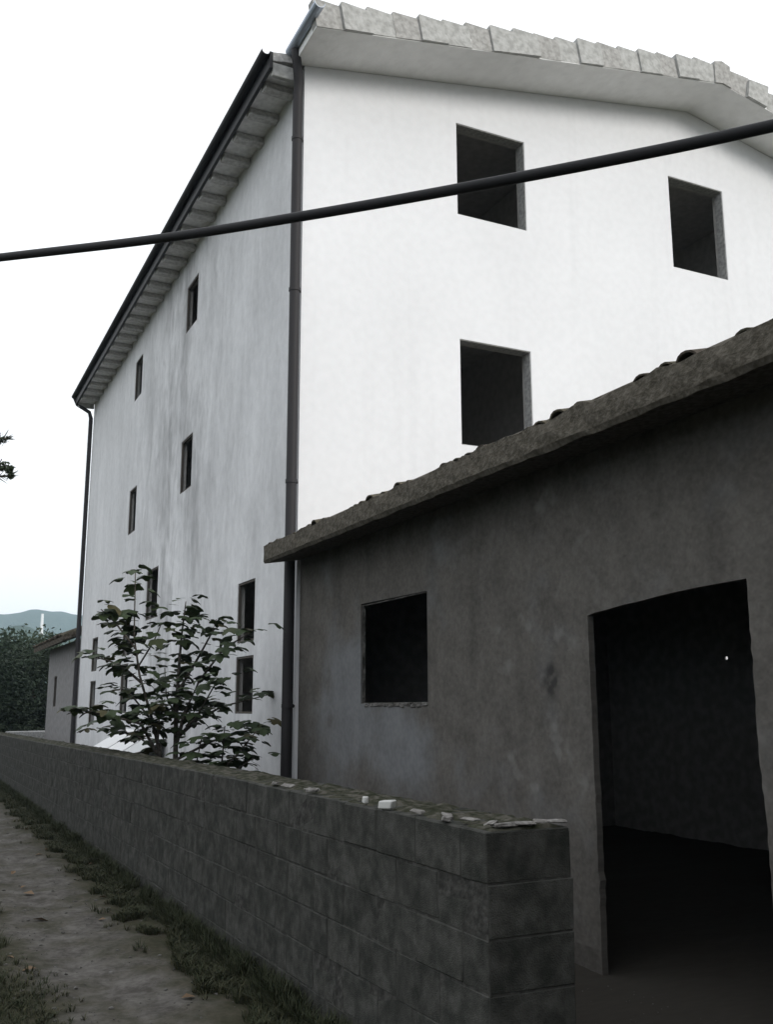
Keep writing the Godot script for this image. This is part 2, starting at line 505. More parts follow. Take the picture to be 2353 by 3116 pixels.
	xs = [4.165, ridge, 2.0 * ridge - 4.165]
	for x in xs: prof.append(Vector2(x, under.call(x) + 0.16))
	for i in 3: prof.append(Vector2(xs[2 - i], under.call(xs[2 - i])))
	slab(st, prof, func(a: float, b: float, d: float) -> Vector3: return Vector3(a, b, -10.66 - d), 0.835, Vector2.ZERO, Vector2.ONE)
	part("gable_soffit", finish(st), M.soffit, h)
	# small drip joint under the rake tiles
	# rake tiles along both slopes, each lapping over the one below it
	for side in [0, 1]:
		var n := 18
		for i in n:
			var L := 0.43
			var s := new_st()
			var hh := 0.33 + rng.randf_range(-0.012, 0.012)
			var step := 0.068 + rng.randf_range(-0.008, 0.012)
			var lo := -0.5 * L if side == 0 else 0.5 * L
			slab(s, PackedVector2Array([Vector2(lo, 0.004), Vector2(-lo, 0.004), Vector2(-lo, hh), Vector2(-lo * 0.9, hh + 0.004), Vector2(lo * 0.92, hh + step), Vector2(lo, hh + step - 0.012)]),
				func(u: float, v: float, d: float) -> Vector3: return Vector3(u, v, 0.085 - d), 0.15, Vector2.ZERO, Vector2.ONE)
			var mesh := finish(s)
			var x0 := 4.19 + 0.39 * i + 0.19
			if side == 1: x0 = 2.0 * ridge - x0
			var tilt := atan(0.184) * (1.0 if side == 0 else -1.0)
			var raise := rng.randf_range(0.0, 0.01)
			var o := part("rake_tile", mesh, M.rake if (i * 7 + side) % 3 else M.rake_b, h,
				Vector3(x0, under.call(x0) + raise, -10.735 + rng.randf_range(-0.008, 0.008) + (0.035 if i in [1, 4, 7, 8, 11, 14, 16] else 0.0)), Vector3(0, 0, tilt))
			o.rotation.y = rng.randf_range(-0.03, 0.03)
	# small cap where the two slopes meet
	st = new_st()
	slab(st, PackedVector2Array([Vector2(-0.17, -0.028), Vector2(0, 0.004), Vector2(0.17, -0.028), Vector2(0.17, 0.36), Vector2(0, 0.41), Vector2(-0.17, 0.36)]),
		func(u: float, v: float, d: float) -> Vector3: return Vector3(ridge + u, under.call(ridge) + v, -10.628 - d), 0.17, Vector2.ZERO, Vector2.ONE)
	part("ridge_cap", finish(st), M.rake_b, h)
	# wide eave over the lane side: board, joists, fascia gutter
	st = new_st()
	box(st, Vector3(3.86, 10.24, FZ - 0.02), Vector3(HX + 0.05, 10.32, GZ - 0.09))
	part("eave_soffit", finish(st), M.eave, h)
	st = new_st()
	bevel_box(st, Vector3(0, 0, 0), Vector3(HX - 3.88, 0.11, 0.17), 0.01, 0.004)
	var jm := finish(st)
	var z := GZ - 0.45
	var k := 0
	while z > FZ + 0.2:
		part("eave_joist", jm, M.joist, h, Vector3((HX + 3.88) / 2.0, 10.186 + rng.randf_range(-0.006, 0.006), z), Vector3(0, rng.randf_range(-0.02, 0.02), 0))
		z -= 0.655 + rng.randf_range(-0.03, 0.03)
		k += 1
	st = new_st()
	bevel_box(st, Vector3((HX + 3.86) / 2.0, 10.20, GZ - 0.05), Vector3(HX - 3.87, 0.20, 0.07), 0.01, 0.0)
	part("eave_end_board", finish(st), M.rake, h)
	st = new_st()
	bevel_box(st, Vector3((HX + 3.86) / 2.0, 10.20, FZ - 0.04), Vector3(HX - 3.87, 0.20, 0.07), 0.01, 0.0)
	part("eave_end_board", finish(st), M.rake, h)
	st = new_st()
	bevel_box(st, Vector3(3.835, 10.30, (GZ + FZ) / 2.0 - 0.04), Vector3(0.05, 0.26, GZ - FZ + 0.12), 0.008, 0.0)
	part("fascia", finish(st), M.gutter, h)
	st = new_st()
	half_gutter(st, Vector3(3.755, 10.42, GZ + 0.03), Vector3(3.755, 10.42, FZ - 0.12), 0.065)
	part("gutter", finish(st), M.gutter, h)
	# short zinc gutter under the gable overhang and the corner downpipe
	st = new_st()
	half_gutter(st, Vector3(4.12, 10.53, -10.42), Vector3(4.12, 10.53, -11.52), 0.075)
	part("gutter", finish(st), M.zinc, h)
	st = new_st()
	tube(st, [Vector3(4.14, 10.47, -11.36), Vector3(4.16, 10.30, -11.36), Vector3(4.235, 10.05, -11.46), Vector3(4.235, 9.85, -11.50), Vector3(4.235, 5.0, -11.50), Vector3(4.235, 0.02, -11.52)],
		[0.065, 0.065, 0.069, 0.069, 0.069, 0.069], 14)
	var dp := part("downpipe", finish(st), M.pipe, h)
	for y in [1.6, 4.4, 7.0, 9.2]:
		st = new_st()
		tube(st, [Vector3(4.235, y, -11.5), Vector3(4.235, y + 0.045, -11.5)], [0.078, 0.078], 14)
		box(st, Vector3(4.30, y + 0.01, -11.53), Vector3(4.345, y + 0.035, -11.51))
		part("bracket", finish(st), M.pipe, dp)
	st = new_st()
	tube(st, [Vector3(3.78, 10.36, FZ - 0.06), Vector3(3.86, 10.18, FZ - 0.06), Vector3(4.20, 9.98, FZ - 0.02), Vector3(4.25, 9.80, FZ), Vector3(4.25, 0.02, FZ)], [0.055, 0.055, 0.055, 0.06, 0.06], 12)
	part("downpipe", finish(st), M.pipe, h)

# ---------------------------------------------------------------- the shed
func build_shed() -> void:
	var s := thing("shed", "low dark cement shed with tiled roof, window and tall dark doorway", "shed")
	var at := func(u: float, v: float, d: float) -> Vector3: return Vector3(SX + d, v, -u)
	var uv0 := Vector2(-4.0, 0.0)
	var uvs := Vector2(15.5, 3.6)
	var T := 0.05
	var st := new_st()
	var top := 3.47
	var near := -4.0
	var far := 11.46
	# outlines of the opening edges are chipped
	var jl := PackedVector2Array()   # far jamb of the door, top to bottom
	var jr := PackedVector2Array()   # near jamb
	for i in 41:
		var v := 2.24 - 2.24 * i / 40.0
		jl.append(Vector2(5.70 + rng.randf_range(-0.004, 0.004) - (0.012 if rng.randf() < 0.12 else 0.0), v))
	for i in 41:
		var v := 2.33 - 2.33 * i / 40.0
		jr.append(Vector2(4.20 + rng.randf_range(-0.006, 0.004) - (0.008 if rng.randf() < 0.15 else 0.0) - 0.02 * smoothstep(16.0, 26.0, float(i)), v))
	# near part
	var p := PackedVector2Array([Vector2(near, -0.3), Vector2(near, top), Vector2(4.2, top)])
	p.append_array(jr)
	p.append(Vector2(4.17, -0.3))
	slab(st, p, at, T, uv0, uvs)
	# over the door
	p = PackedVector2Array([Vector2(5.70, top), Vector2(4.2, top), jr[0]])
	for q in [[4.35, 2.327], [4.6, 2.322], [4.82, 2.312], [4.95, 2.304], [5.12, 2.29], [5.3, 2.281], [5.5, 2.262], [5.62, 2.254]]:
		p.append(Vector2(q[0], q[1]))
	p.append(jl[0])
	slab(st, p, at, T, uv0, uvs)
	# between door and window
	p = PackedVector2Array([Vector2(8.12, -0.3), Vector2(8.12, top), Vector2(5.70, top)])
	p.append_array(jl)
	p.append(Vector2(5.70, -0.3))
	slab(st, p, at, T, uv0, uvs)
	# above and below the window; the ledge is crumbled
	slab(st, PackedVector2Array([Vector2(8.12, 2.675), Vector2(9.62, 2.69), Vector2(9.62, top), Vector2(8.12, top)]), at, T, uv0, uvs)
	p = PackedVector2Array([Vector2(9.62, -0.3), Vector2(8.12, -0.3)])
	for i in 13:
		p.append(Vector2(8.12 + 1.5 * i / 12.0, 1.636 + rng.randf_range(-0.012, 0.012)))
	slab(st, p, at, T, uv0, uvs)
	slab(st, PackedVector2Array([Vector2(9.62, -0.3), Vector2(far, -0.3), Vector2(far, top), Vector2(9.62, top)]), at, T, uv0, uvs)
	part("wall", finish(st), M.shed, s)
	# the walls round the empty inside; the back wall has a small chink
	for zz in [4.0, -11.34]:
		st = new_st()
		slab(st, PackedVector2Array([Vector2(SX + 0.06, -0.3), Vector2(9.0, -0.3), Vector2(9.0, 4.66), Vector2(SX + 0.06, 3.44)]),
			func(u: float, v: float, d: float) -> Vector3: return Vector3(u, v, zz - d), 0.11, Vector2.ZERO, Vector2.ONE)
		part("end_wall", finish(st), M.shed_inner, s)
	st = new_st()
	strip_wall(st, [[-4.0, 9.055, []], [9.055, 9.10, [[2.165, 2.20]]], [9.10, 11.45, []]], -0.3, func(_u: float) -> float: return 4.70,
		func(u: float, v: float, d: float) -> Vector3: return Vector3(9.0 + d, v, -u), 0.02, Vector2.ZERO, Vector2.ONE)
	part("back_wall", finish(st), M.shed_inner, s)
	window_in(s, at, 8.12, 9.62, 1.64, 2.675, 0.014, T, M.concrete, 0.01)
	# sill mortar, crumbled
	st = new_st()
	for i in 12:
		var zz := -8.18 - i * 0.118
		bevel_box(st, Vector3(SX - 0.002, 1.626 + rng.randf_range(-0.01, 0.006), zz), Vector3(0.014, 0.026 + rng.randf() * 0.012, 0.115 + rng.randf_range(-0.03, 0.01)), 0.006, 0.005)
	part("sill", finish(st), M.concrete, s)
	# roof slab with rough mortar edge
	var n1 := noise(81, 1.7, 4)
	st = new_st()
	var e := -11.44
	var seg := 150
	var prev := []
	for i in seg + 1:
		var zz := lerpf(4.3, e, float(i) / seg)
		var a := n1.get_noise_2d(zz * 2.0, 0.0)
		var b := n1.get_noise_2d(zz * 2.0, 30.0)
		var c := n1.get_noise_2d(zz * 3.0, 60.0)
		var ring := [Vector3(SX + 0.25, 3.455, zz), Vector3(3.885 + 0.012 * c, 3.335 + 0.014 * a, zz), Vector3(3.862 + 0.02 * b, 3.37 + 0.012 * c, zz),
			Vector3(3.862 + 0.03 * a, 3.455 + 0.02 * b, zz), Vector3(3.874 + 0.025 * c, 3.555 + 0.04 * a + 0.03 * c, zz), Vector3(3.96, 3.60, zz), Vector3(9.4, 4.93, zz), Vector3(9.4, 4.73, zz)]
		if i > 0:
			for q in ring.size():
				var q2 := (q + 1) % ring.size()
				var mid: Vector3 = (ring[q] + ring[q2]) / 2.0
				var nn: Vector3 = mid - Vector3(6.0, 3.97, zz)
				if q == 0 or q == 7: nn = Vector3.DOWN
				if q == 5: nn = Vector3.UP
				quad(st, prev[q], prev[q2], ring[q2], ring[q], nn)
		if i == 0 or i == seg:
			for q in range(1, ring.size() - 1):
				tri(st, ring[0], ring[q], ring[q + 1], Vector3(0, 0, 1.0 if i == 0 else -1.0))
		prev = ring
	part("roof_slab", finish(st), M.mortar, s)
	# barrel tiles along the edge
	var kinds := []
	for v in 4:
		var ts := new_st()
		var r0 := 0.088 + 0.004 * v
		var L := 0.46
		var np := 8
		ts.set_smooth_group(0)
		for k in np:
			var a0 := PI * k / np
			var a1 := PI * (k + 1) / np
			var f := [Vector3(0, sin(a0) * r0 * 0.8, cos(a0) * r0), Vector3(0, sin(a1) * r0 * 0.8, cos(a1) * r0)]
			var g := [Vector3(L, sin(a0) * r0 * 0.66, cos(a0) * r0 * 0.82), Vector3(L, sin(a1) * r0 * 0.66, cos(a1) * r0 * 0.82)]
			ts.set_smooth_group(0)
			quad(ts, f[0], f[1], g[1], g[0], f[0] + f[1])
			ts.set_smooth_group(1)
			quad(ts, f[0] * 0.84, f[1] * 0.84, g[1] * Vector3(1, 0.84, 0.84), g[0] * Vector3(1, 0.84, 0.84), -(f[0] + f[1]))
			ts.set_smooth_group(-1)
			quad(ts, f[0], f[1], f[1] * 0.84, f[0] * 0.84, Vector3.LEFT)
		kinds.append(finish(ts))
	var zz := 4.15
	while zz > -11.36:
		var near_edge := rng.randf_range(-0.025, 0.02)
		var o := part("roof_tile", kinds[rng.randi() % 4], M.tile if rng.randf() < 0.5 else M.tile_b, s,
			Vector3(3.925 + near_edge * 1.5, 3.515 + rng.randf_range(-0.03, 0.012), zz), Vector3(rng.randf_range(-0.14, 0.14), rng.randf_range(-0.08, 0.08), atan(0.25) + rng.randf_range(-0.02, 0.03)))
		o.scale.z = rng.randf_range(0.92, 1.08)
		zz -= 0.205 + rng.randf_range(-0.012, 0.015)

# ---------------------------------------------------------------- the block wall
func wall_drop(z: float) -> float:
	return -0.0066 * maxf(0.0, -z - 7.0)

func build_block_wall() -> void:
	var w := thing("block_wall", "low grey concrete block wall running along the lane", "wall")
	var end := -3.44
	var st := new_st()
	# mortar core in lengths that follow the fall of the wall
	var z := end - 0.005
	while z > -40.0:
		var z2 := z - 2.0
		var d := wall_drop((z + z2) / 2.0)
		box(st, Vector3(WX + 0.003, -0.3 + d, z2), Vector3(WX + 0.397, 1.105 + d, z))
		z = z2
	part("mortar", finish(st), M.joint, w)
	var kinds := []
	for i in 8:
		var s := new_st()
		bevel_box(s, Vector3.ZERO, Vector3(0.40, 0.196, 0.396), 0.003 + 0.0008 * i, 0.003)
		kinds.append(finish(s))
	var halves := []
	for i in 3:
		var s := new_st()
		bevel_box(s, Vector3.ZERO, Vector3(0.40, 0.196, 0.196), 0.005, 0.003)
		halves.append(finish(s))
	var mats := [M.block_a, M.block_b, M.block_c]
	var far := new_st()
	for c in 6:
		var y := 0.025 + 0.2 * c
		var u := end
		if c % 2 == 1:
			_block(w, halves[c % 3], mats[rng.randi() % 3], y, u - 0.1)
			u -= 0.2
		var joint_done := false
		while u > -40.0:
			if not joint_done and u - 0.4 < -5.27:
				joint_done = true
				u -= 0.012
			if u > -16.0:
				_block(w, kinds[rng.randi() % 8], mats[(rng.randi() % 5) % 3], y, u - 0.2)
			else:
				bevel_box(far, Vector3(WX + 0.2, y + wall_drop(u - 0.2), u - 0.2), Vector3(0.40, 0.191, 0.391), 0.007, 0.002)
			u -= 0.4
	var f := part("block_course", finish(far), M.block_a, w)
	f.set_meta("kind", "stuff")
	# rough mortar and moss along the top
	var n1 := noise(91, 2.2, 5)
	st = new_st()
	st.set_smooth_group(0)
	var cols := [2.104, 2.13, 2.20, 2.30, 2.40, 2.47, 2.497]
	var lift := [-0.03, 0.020, 0.032, 0.030, 0.032, 0.018, -0.03]
	var prev := []
	var steps := 480
	for i in steps + 1:
		var zz := lerpf(end - 0.006, -36.0, pow(float(i) / steps, 1.5))
		var row := []
		for k in cols.size():
			var q := n1.get_noise_2d(zz * 1.4, cols[k] * 3.0)
			var q2 := n1.get_noise_2d(zz * 5.0 + 100.0, cols[k] * 6.0)
			row.append(Vector3(cols[k] , 1.112 + wall_drop(zz) + lift[k] * (0.6 + 0.8 * q) + 0.016 * q2 - (0.05 if i == 0 else 0.0), zz))
		if i > 0:
			for k in cols.size() - 1:
				quad(st, prev[k], prev[k + 1], row[k + 1], row[k], Vector3.UP)
		prev = row
	part("mortar_cap", finish(st), M.cap, w)

func _block(w: Node, mesh: Mesh, m: Material, y: float, z: float) -> void:
	part("block", mesh, m, w, Vector3(WX + 0.2 + rng.randf_range(-0.004, 0.003), y + wall_drop(z), z), Vector3(0, rng.randf_range(-0.003, 0.003), rng.randf_range(-0.002, 0.002)))

func build_rubble() -> void:
	# the white chunk and the pale fragments that lie on the wall
	var st := new_st()
	bevel_box(st, Vector3(0, 0.02, 0), Vector3(0.05, 0.036, 0.075), 0.005, 0.004)
	var o := solo("plaster_chunk", finish(st), M.white_chunk, "small bright white plaster chunk lying on top of the block wall", "chunk", Vector3(2.115, 1.131, -4.36))
	o.rotation.y = 0.5
	st = new_st()
	bevel_box(st, Vector3(0, 0.016, 0), Vector3(0.03, 0.03, 0.025), 0.004, 0.004)
	o = solo("plaster_chunk", finish(st), M.white_chunk, "tiny white crumb just left of the white plaster chunk on the wall", "chunk", Vector3(2.12, 1.133, -4.62))
	var kinds := []
	for i in 6:
		var s := new_st()
		bevel_box(s, Vector3(0, 0.008, 0), Vector3(rng.randf_range(0.02, 0.05), rng.randf_range(0.010, 0.018), rng.randf_range(0.04, 0.11)), 0.004, 0.006)
		kinds.append(finish(s))
	var spots := [-3.49, -3.66, -3.80, -3.88, -4.08, -5.35, -5.5, -5.8, -6.0]
	for i in spots.size():
		var f := solo("tile_fragment", kinds[i % 6], M.rubble, "pale broken tile fragment lying along the top of the block wall", "fragment",
			Vector3(2.12 + rng.randf_range(-0.01, 0.05), 1.128 + rng.randf_range(-0.002, 0.012), spots[i]), "tile fragments on the block wall")
		f.rotation = Vector3(rng.randf_range(-0.15, 0.15), rng.randf_range(-0.5, 0.5), rng.randf_range(-0.15, 0.15))
	for q in [[2.2, -3.47], [2.29, -3.46], [2.38, -3.475], [2.45, -3.47]]:
		var f := solo("tile_fragment", kinds[rng.randi() % 6], M.rubble, "pale broken tile fragment lying along the top of the block wall", "fragment",
			Vector3(q[0], 1.135, q[1]), "tile fragments on the block wall")
		f.rotation.y = PI / 2.0 + rng.randf_range(-0.2, 0.2)

# ---------------------------------------------------------------- plants
func fig_leaf(size: float, lobes: int, droop: float) -> ArrayMesh:
	var st := new_st()
	st.set_smooth_group(0)
	var n := 20
	var rim := []
	for i in n + 1:
		var a := lerpf(-2.75, 2.75, float(i) / n)
		var r := size * (0.30 + 0.20 * cos(a * (2.6 if lobes == 5 else 1.9)) ** 2 + 0.14 * cos(a * 0.5))
		var p := Vector3(sin(a) * r * 0.95, 0, cos(a) * r)
		p.y = -droop * p.length_squared() / size + 0.10 * absf(p.x)
		rim.append(p)
	for i in n:
		tri(st, Vector3(0, 0, 0), rim[i], rim[i + 1], Vector3.UP)
	return finish(st)

func build_fig() -> void:
	var t := thing("fig_tree", "young fig tree with big lobed leaves growing behind the block wall", "tree", Vector3(3.0, 0.0, -12.0))
	var R := Vector3(cos(0.4517), 0, sin(0.4517))
	var B := Vector3(sin(0.4517), 0, -cos(0.4517))
	var at := func(r: float, y: float, b: float) -> Vector3: return R * r + Vector3.UP * y + B * b
	var stems := [
		[[-0.02, 0, 0], [-0.10, 0.7, 0.02], [-0.18, 1.1, -0.05], [-0.26, 1.45, -0.12], [-0.42, 1.99, -0.2], [-0.50, 2.44, -0.22], [-0.54, 3.25, -0.15]],
		[[0.03, 0, 0], [0.0, 0.8, 0.05], [-0.03, 1.5, 0.12], [-0.04, 1.99, 0.2], [-0.02, 2.5, 0.22], [0.0, 2.92, 0.3]],
		[[0.0, 1.2, 0.08], [0.10, 1.55, 0.0], [0.28, 1.92, -0.1], [0.58, 2.30, -0.2], [0.92, 2.50, -0.25]],
		[[0.0, 1.25, 0.08], [0.2, 1.46, 0.3], [0.48, 1.62, 0.45], [1.02, 1.76, 0.6]],
		[[-0.12, 0.9, 0.02], [-0.35, 1.42, -0.3], [-0.70, 1.52, -0.45], [-1.14, 1.60, -0.5]],
		[[-0.40, 1.9, -0.18], [-0.62, 2.05, 0.0], [-0.85, 2.16, 0.15], [-1.17, 2.25, 0.3]],
		[[0.03, 0.1, 0], [0.4, 0.6, -0.4], [0.66, 0.95, -0.6], [0.70, 1.40, -0.7]],
		[[0.55, 0.8, -0.5], [0.85, 1.1, -0.6], [1.06, 1.36, -0.6]],
		[[-0.03, 1.8, 0.18], [0.15, 2.2, 0.4], [0.30, 2.55, 0.55], [0.34, 2.72, 0.6]],
		[[-0.48, 2.3, -0.2], [-0.7, 2.6, -0.35], [-0.85, 2.75, -0.45]],
		[[-0.30, 1.5, -0.15], [-0.6, 1.75, 0.2], [-0.8, 1.85, 0.4]],
		[[0.02, 1.0, 0.06], [0.4, 1.2, 0.1], [0.8, 1.32, 0.15], [1.0, 1.36, 0.2]],
		[[-0.05, 0.6, 0.0], [-0.3, 1.1, 0.3], [-0.6, 1.28, 0.45], [-1.10, 1.36, 0.5]],
		[[0.2, 0.5, -0.2], [0.35, 0.95, -0.5], [0.42, 1.25, -0.6]],
		[[-0.46, 2.05, -0.2], [-0.30, 2.4, -0.05], [-0.24, 2.62, 0.05]],
		[[-0.03, 1.5, 0.12], [-0.20, 1.75, 0.3], [-0.26, 2.1, 0.42]],
		[[-0.2, 1.15, -0.05], [-0.14, 1.5, -0.3], [-0.05, 1.7, -0.45]],
		[[0.05, 1.3, 0.05], [0.3, 1.5, -0.3], [0.52, 1.85, -0.45], [0.72, 1.95, -0.5]],
		[[0.5, 0.7, -0.5], [0.8, 0.9, -0.5], [1.02, 1.05, -0.5]],
	]
	var base_r := [0.03, 0.042, 0.026, 0.024, 0.022, 0.018, 0.026, 0.016, 0.02, 0.014, 0.014, 0.018, 0.018, 0.014, 0.012, 0.012, 0.014, 0.013, 0.014]
	var twigs := []
	for i in stems.size():
		var pts := []
		var rad := []
		for k in stems[i].size():
			var q: Array = stems[i][k]
			pts.append(at.call(q[0], q[1], q[2]))
			rad.append(lerpf(base_r[i], 0.006, float(k) / (stems[i].size() - 1)))
		var st := new_st()
		tube(st, pts, rad, 7)
		part("trunk" if i < 2 else "branch", finish(st), M.bark, t)
		twigs.append(pts)
	var kinds := []
	for v in 6:
		kinds.append(fig_leaf(0.13 + 0.020 * v, 5 if v % 2 else 3, 0.25 + 0.12 * v))
	# leaves stand in loose whorls along the outer two thirds of every stem
	var count := 0
	var rest := SurfaceTool.new()
	rest.begin(Mesh.PRIMITIVE_TRIANGLES)
	for i in twigs.size():
		var pts: Array = twigs[i]
		var total := 0.0
		for k in pts.size() - 1: total += pts[k].distance_to(pts[k + 1])
		var n := int(total * 13.0) + 5
		for j in n:
			var f := lerpf(0.42 if i < 2 else 0.22, 1.0, float(j) / (n - 1))
			var x := f * (pts.size() - 1)
			var k := mini(int(x), pts.size() - 2)
			var p: Vector3 = pts[k].lerp(pts[k + 1], x - k)
			if p.y < 1.0 and rng.randf() < 0.5: continue
			for rep in (2 if j % 2 else 1):
				var yaw := rng.randf() * TAU
				var stalk := rng.randf_range(0.05, 0.30)
				var dir := Vector3(sin(yaw), 0.25, cos(yaw))
				var kind: ArrayMesh = kinds[rng.randi() % 6]
				var spot := p + dir * stalk + Vector3(0, rng.randf_range(-0.05, 0.05), 0)
				var turn := Vector3(rng.randf_range(-0.15, 0.5), yaw, rng.randf_range(-0.25, 0.25))
				if rng.randf() < 0.60 and count < 298:
					part("leaf", kind, M.fig[[0, 0, 1, 1, 1, 2, 3][rng.randi() % 7]], t, spot, turn)
					count += 1
				else:
					rest.append_from(kind, 0, Transform3D(Basis.from_euler(turn), spot))
	part("foliage", rest.commit(), M.fig[1], t).set_meta("kind", "stuff")
	print("fig leaves ", count)

# a crown of leaf-sized faces on clumps
func crown_mesh(rad: Vector3, clumps: int, per: int, leaf: float, seed_: int, low := -0.6) -> ArrayMesh:
	var r := RandomNumberGenerator.new()
	r.seed = seed_
	var st := new_st()
	for c in clumps:
		var d := Vector3(r.randfn(), r.randfn(), r.randfn()).normalized()
		if d.y < low: d.y = -d.y
		var q := d * (0.45 + 0.42 * pow(r.randf(), 0.6)) * rad
		var cr := r.randf_range(0.22, 0.42) * minf(rad.x, rad.y)
		for i in per:
			var e := (Vector3(r.randfn(), r.randfn() * 0.75, r.randfn()) * 0.6).limit_length(1.1) * cr
			var p := q + e
			var a := Vector3(r.randfn(), r.randfn(), r.randfn()).normalized() * leaf * r.randf_range(0.6, 1.2)
			var b := a.cross(Vector3(r.randfn(), r.randfn(), r.randfn()).normalized()) * 0.55
			tri(st, p - a * 0.5, p + b * 0.5, p + a * 0.5, e + Vector3.UP * 0.1)
			tri(st, p - a * 0.5, p + a * 0.5, p - b * 0.5, e + Vector3.UP * 0.1)
	return finish(st)

func build_trees() -> void:
	# dense hedge-like trees beyond the far end of the house
	var crowns := [crown_mesh(Vector3(2.0, 2.0, 2.0), 70, 90, 0.20, 5), crown_mesh(Vector3(1.7, 2.3, 1.7), 70, 90, 0.18, 6), crown_mesh(Vector3(2.3, 1.7, 2.1), 70, 90, 0.22, 7)]
	var spots := [[2.6, -38.0, 1.05, 0, "dark leafy tree nearest the lane beyond the block wall"],
		[4.6, -40.5, 1.12, 1, "dark leafy tree close behind the small annex wall"],
		[0.4, -43.0, 1.2, 2, "dark leafy tree closing the far end of the lane"],
		[6.9, -44.0, 1.25, 2, "dark leafy tree mostly hidden behind the annex roof"],
		[3.4, -47.5, 1.45, 0, "taller dark tree rising behind the trees beyond the wall"],
		[-2.6, -41.0, 1.1, 1, "dark leafy tree left of the lane at its far end"],
		[5.4, -51.0, 1.5, 1, "rearmost tall dark tree beyond the annex"]]
	for q in spots:
		var t := thing("hedge_tree", q[4], "tree", Vector3(q[0], 0, q[1]), "dark trees beyond the house")
		var s: float = q[2] * 0.86
		var st := new_st()
		tube(st, [Vector3(0, -0.1, 0), Vector3(0.05, 0.9 * s, 0.02), Vector3(-0.05, 2.4 * s, 0.05)], [0.14, 0.11, 0.05], 8)
		part("trunk", finish(st), M.bark, t)
		var c := part("crown", crowns[q[3]], M.leaf[int(q[3])], t, Vector3(0, 2.15 * s, 0), Vector3(0, q[0] * 1.7, 0))
		c.scale = Vector3(s, s * 0.98, s)
		var c2 := part("crown", crowns[(int(q[3]) + 1) % 3], M.leaf[(int(q[3]) + 1) % 3], t, Vector3(0.5, 1.05 * s, 0.3), Vector3(0, q[1], 0))
		c2.scale = Vector3(s, s * 0.6, s)
	# tree left of the lane: only the tips of two boughs reach into view
	var t := thing("lane_tree", "tree left of the lane, only dark bough tips at the picture's edge", "tree", Vector3(-2.6, 0, -9.6))
	var st := new_st()
	tube(st, [Vector3(0, -0.1, 0), Vector3(0.06, 1.4, 0), Vector3(-0.03, 2.8, 0.05), Vector3(0.1, 4.6, 0)], [0.17, 0.14, 0.11, 0.05], 10)
	part("trunk", finish(st), M.bark, t)
	var limbs := [[Vector3(0, 2.4, 0), Vector3(1.2, 3.1, 0.2), Vector3(2.3, 3.5, 0.45), Vector3(3.30, 3.60, 0.6)],
		[Vector3(0, 2.7, 0), Vector3(1.1, 3.5, 0.2), Vector3(2.2, 3.85, 0.5), Vector3(3.26, 3.93, 0.62)],
		[Vector3(0.1, 3.0, 0), Vector3(-0.9, 3.8, 0.4), Vector3(-1.6, 4.2, 0.5)], [Vector3(0, 3.2, 0), Vector3(0.2, 4.1, -1.0), Vector3(0.3, 4.5, -1.6)]]
	for l in limbs:
		st = new_st()
		var rad := []
		for k in l.size(): rad.append(lerpf(0.06, 0.008, float(k) / (l.size() - 1)))
		tube(st, l, rad, 7)
		part("branch", finish(st), M.bark, t)
	part("crown", crown_mesh(Vector3(1.7, 1.5, 1.7), 80, 90, 0.11, 9), M.leaf[0], t, Vector3(0, 4.3, 0))
	for q in [Vector3(3.22, 3.62, 0.58), Vector3(3.08, 3.95, 0.6), Vector3(2.85, 3.62, 0.5)]:
		part("foliage", crown_mesh(Vector3(0.17, 0.10, 0.17), 9, 34, 0.045, 400 + int(q.x * 100.0)), M.leaf[1], t, q)
	# needle tufts on the two boughs
	var r := RandomNumberGenerator.new()
	r.seed = 77
	st = new_st()
	for l in [limbs[0], limbs[1]]:
		for i in 230:
			var f := 1.0 - 0.45 * pow(r.randf(), 1.3)
			var x: float = f * (l.size() - 1)
			var k := mini(int(x), l.size() - 2)
			var p: Vector3 = l[k].lerp(l[k + 1], x - k)
			var d := Vector3(r.randfn() * 0.7 + 0.4, r.randfn() * 0.6 + 0.25, r.randfn() * 0.7).normalized()
			var e := p + d * r.randf_range(0.04, 0.13)
			var wv := d.cross(Vector3(r.randfn(), r.randfn(), r.randfn())).normalized() * 0.007
			tri(st, p - wv, p + wv, e, Vector3.UP)
	part("foliage", finish(st), M.leaf[2], t)
	# scrub on the left verge, out of the picture
	for q in [[-4.8, -3.5, 0.8, "leafy bush on the left verge nearest the viewer"], [-5.2, -15.0, 0.9, "leafy bush on the left verge past the pole"], [-4.9, -21.5, 1.0, "leafy bush farthest along the left verge"]]:
		var b := thing("verge_bush", q[3], "bush", Vector3(q[0], 0, q[1]), "bushes on the left verge")
		st = new_st()
		tube(st, [Vector3(0, -0.1, 0), Vector3(0.02, 0.8, 0)], [0.06, 0.03], 6)
		part("stem", finish(st), M.bark, b)
		var c := part("crown", crowns[0], M.leaf[1], b, Vector3(0, 1.5 * q[2], 0), Vector3(0, q[1], 0))
		c.scale = Vector3.ONE * q[2] * 0.9

func tuft_mesh(seed_: int, blades: int, height: float, spread: float, col_a: Color, col_b: Color) -> ArrayMesh:
	var r := RandomNumberGenerator.new()
	r.seed = seed_
	var st := new_st()
	for i in blades:
		var a := r.randf() * TAU
		var out := Vector3(sin(a), 0, cos(a))
		var side := Vector3(out.z, 0, -out.x) * r.randf_range(0.002, 0.0045)
		var p := out * r.randf() * spread * 0.5
		var h := height * r.randf_range(0.4, 1.0)
		var m := p + out * spread * 0.35 + Vector3.UP * h * 0.65
		var e := p + out * spread * r.randf_range(0.7, 1.5) + Vector3.UP * h
		st.set_color(col_a.lerp(col_b, r.randf()))
		quad(st, p - side, p + side, m + side * 0.8, m - side * 0.8, out + Vector3.UP)
		tri(st, m - side * 0.8, m + side * 0.8, e, out + Vector3.UP)
	return finish(st)

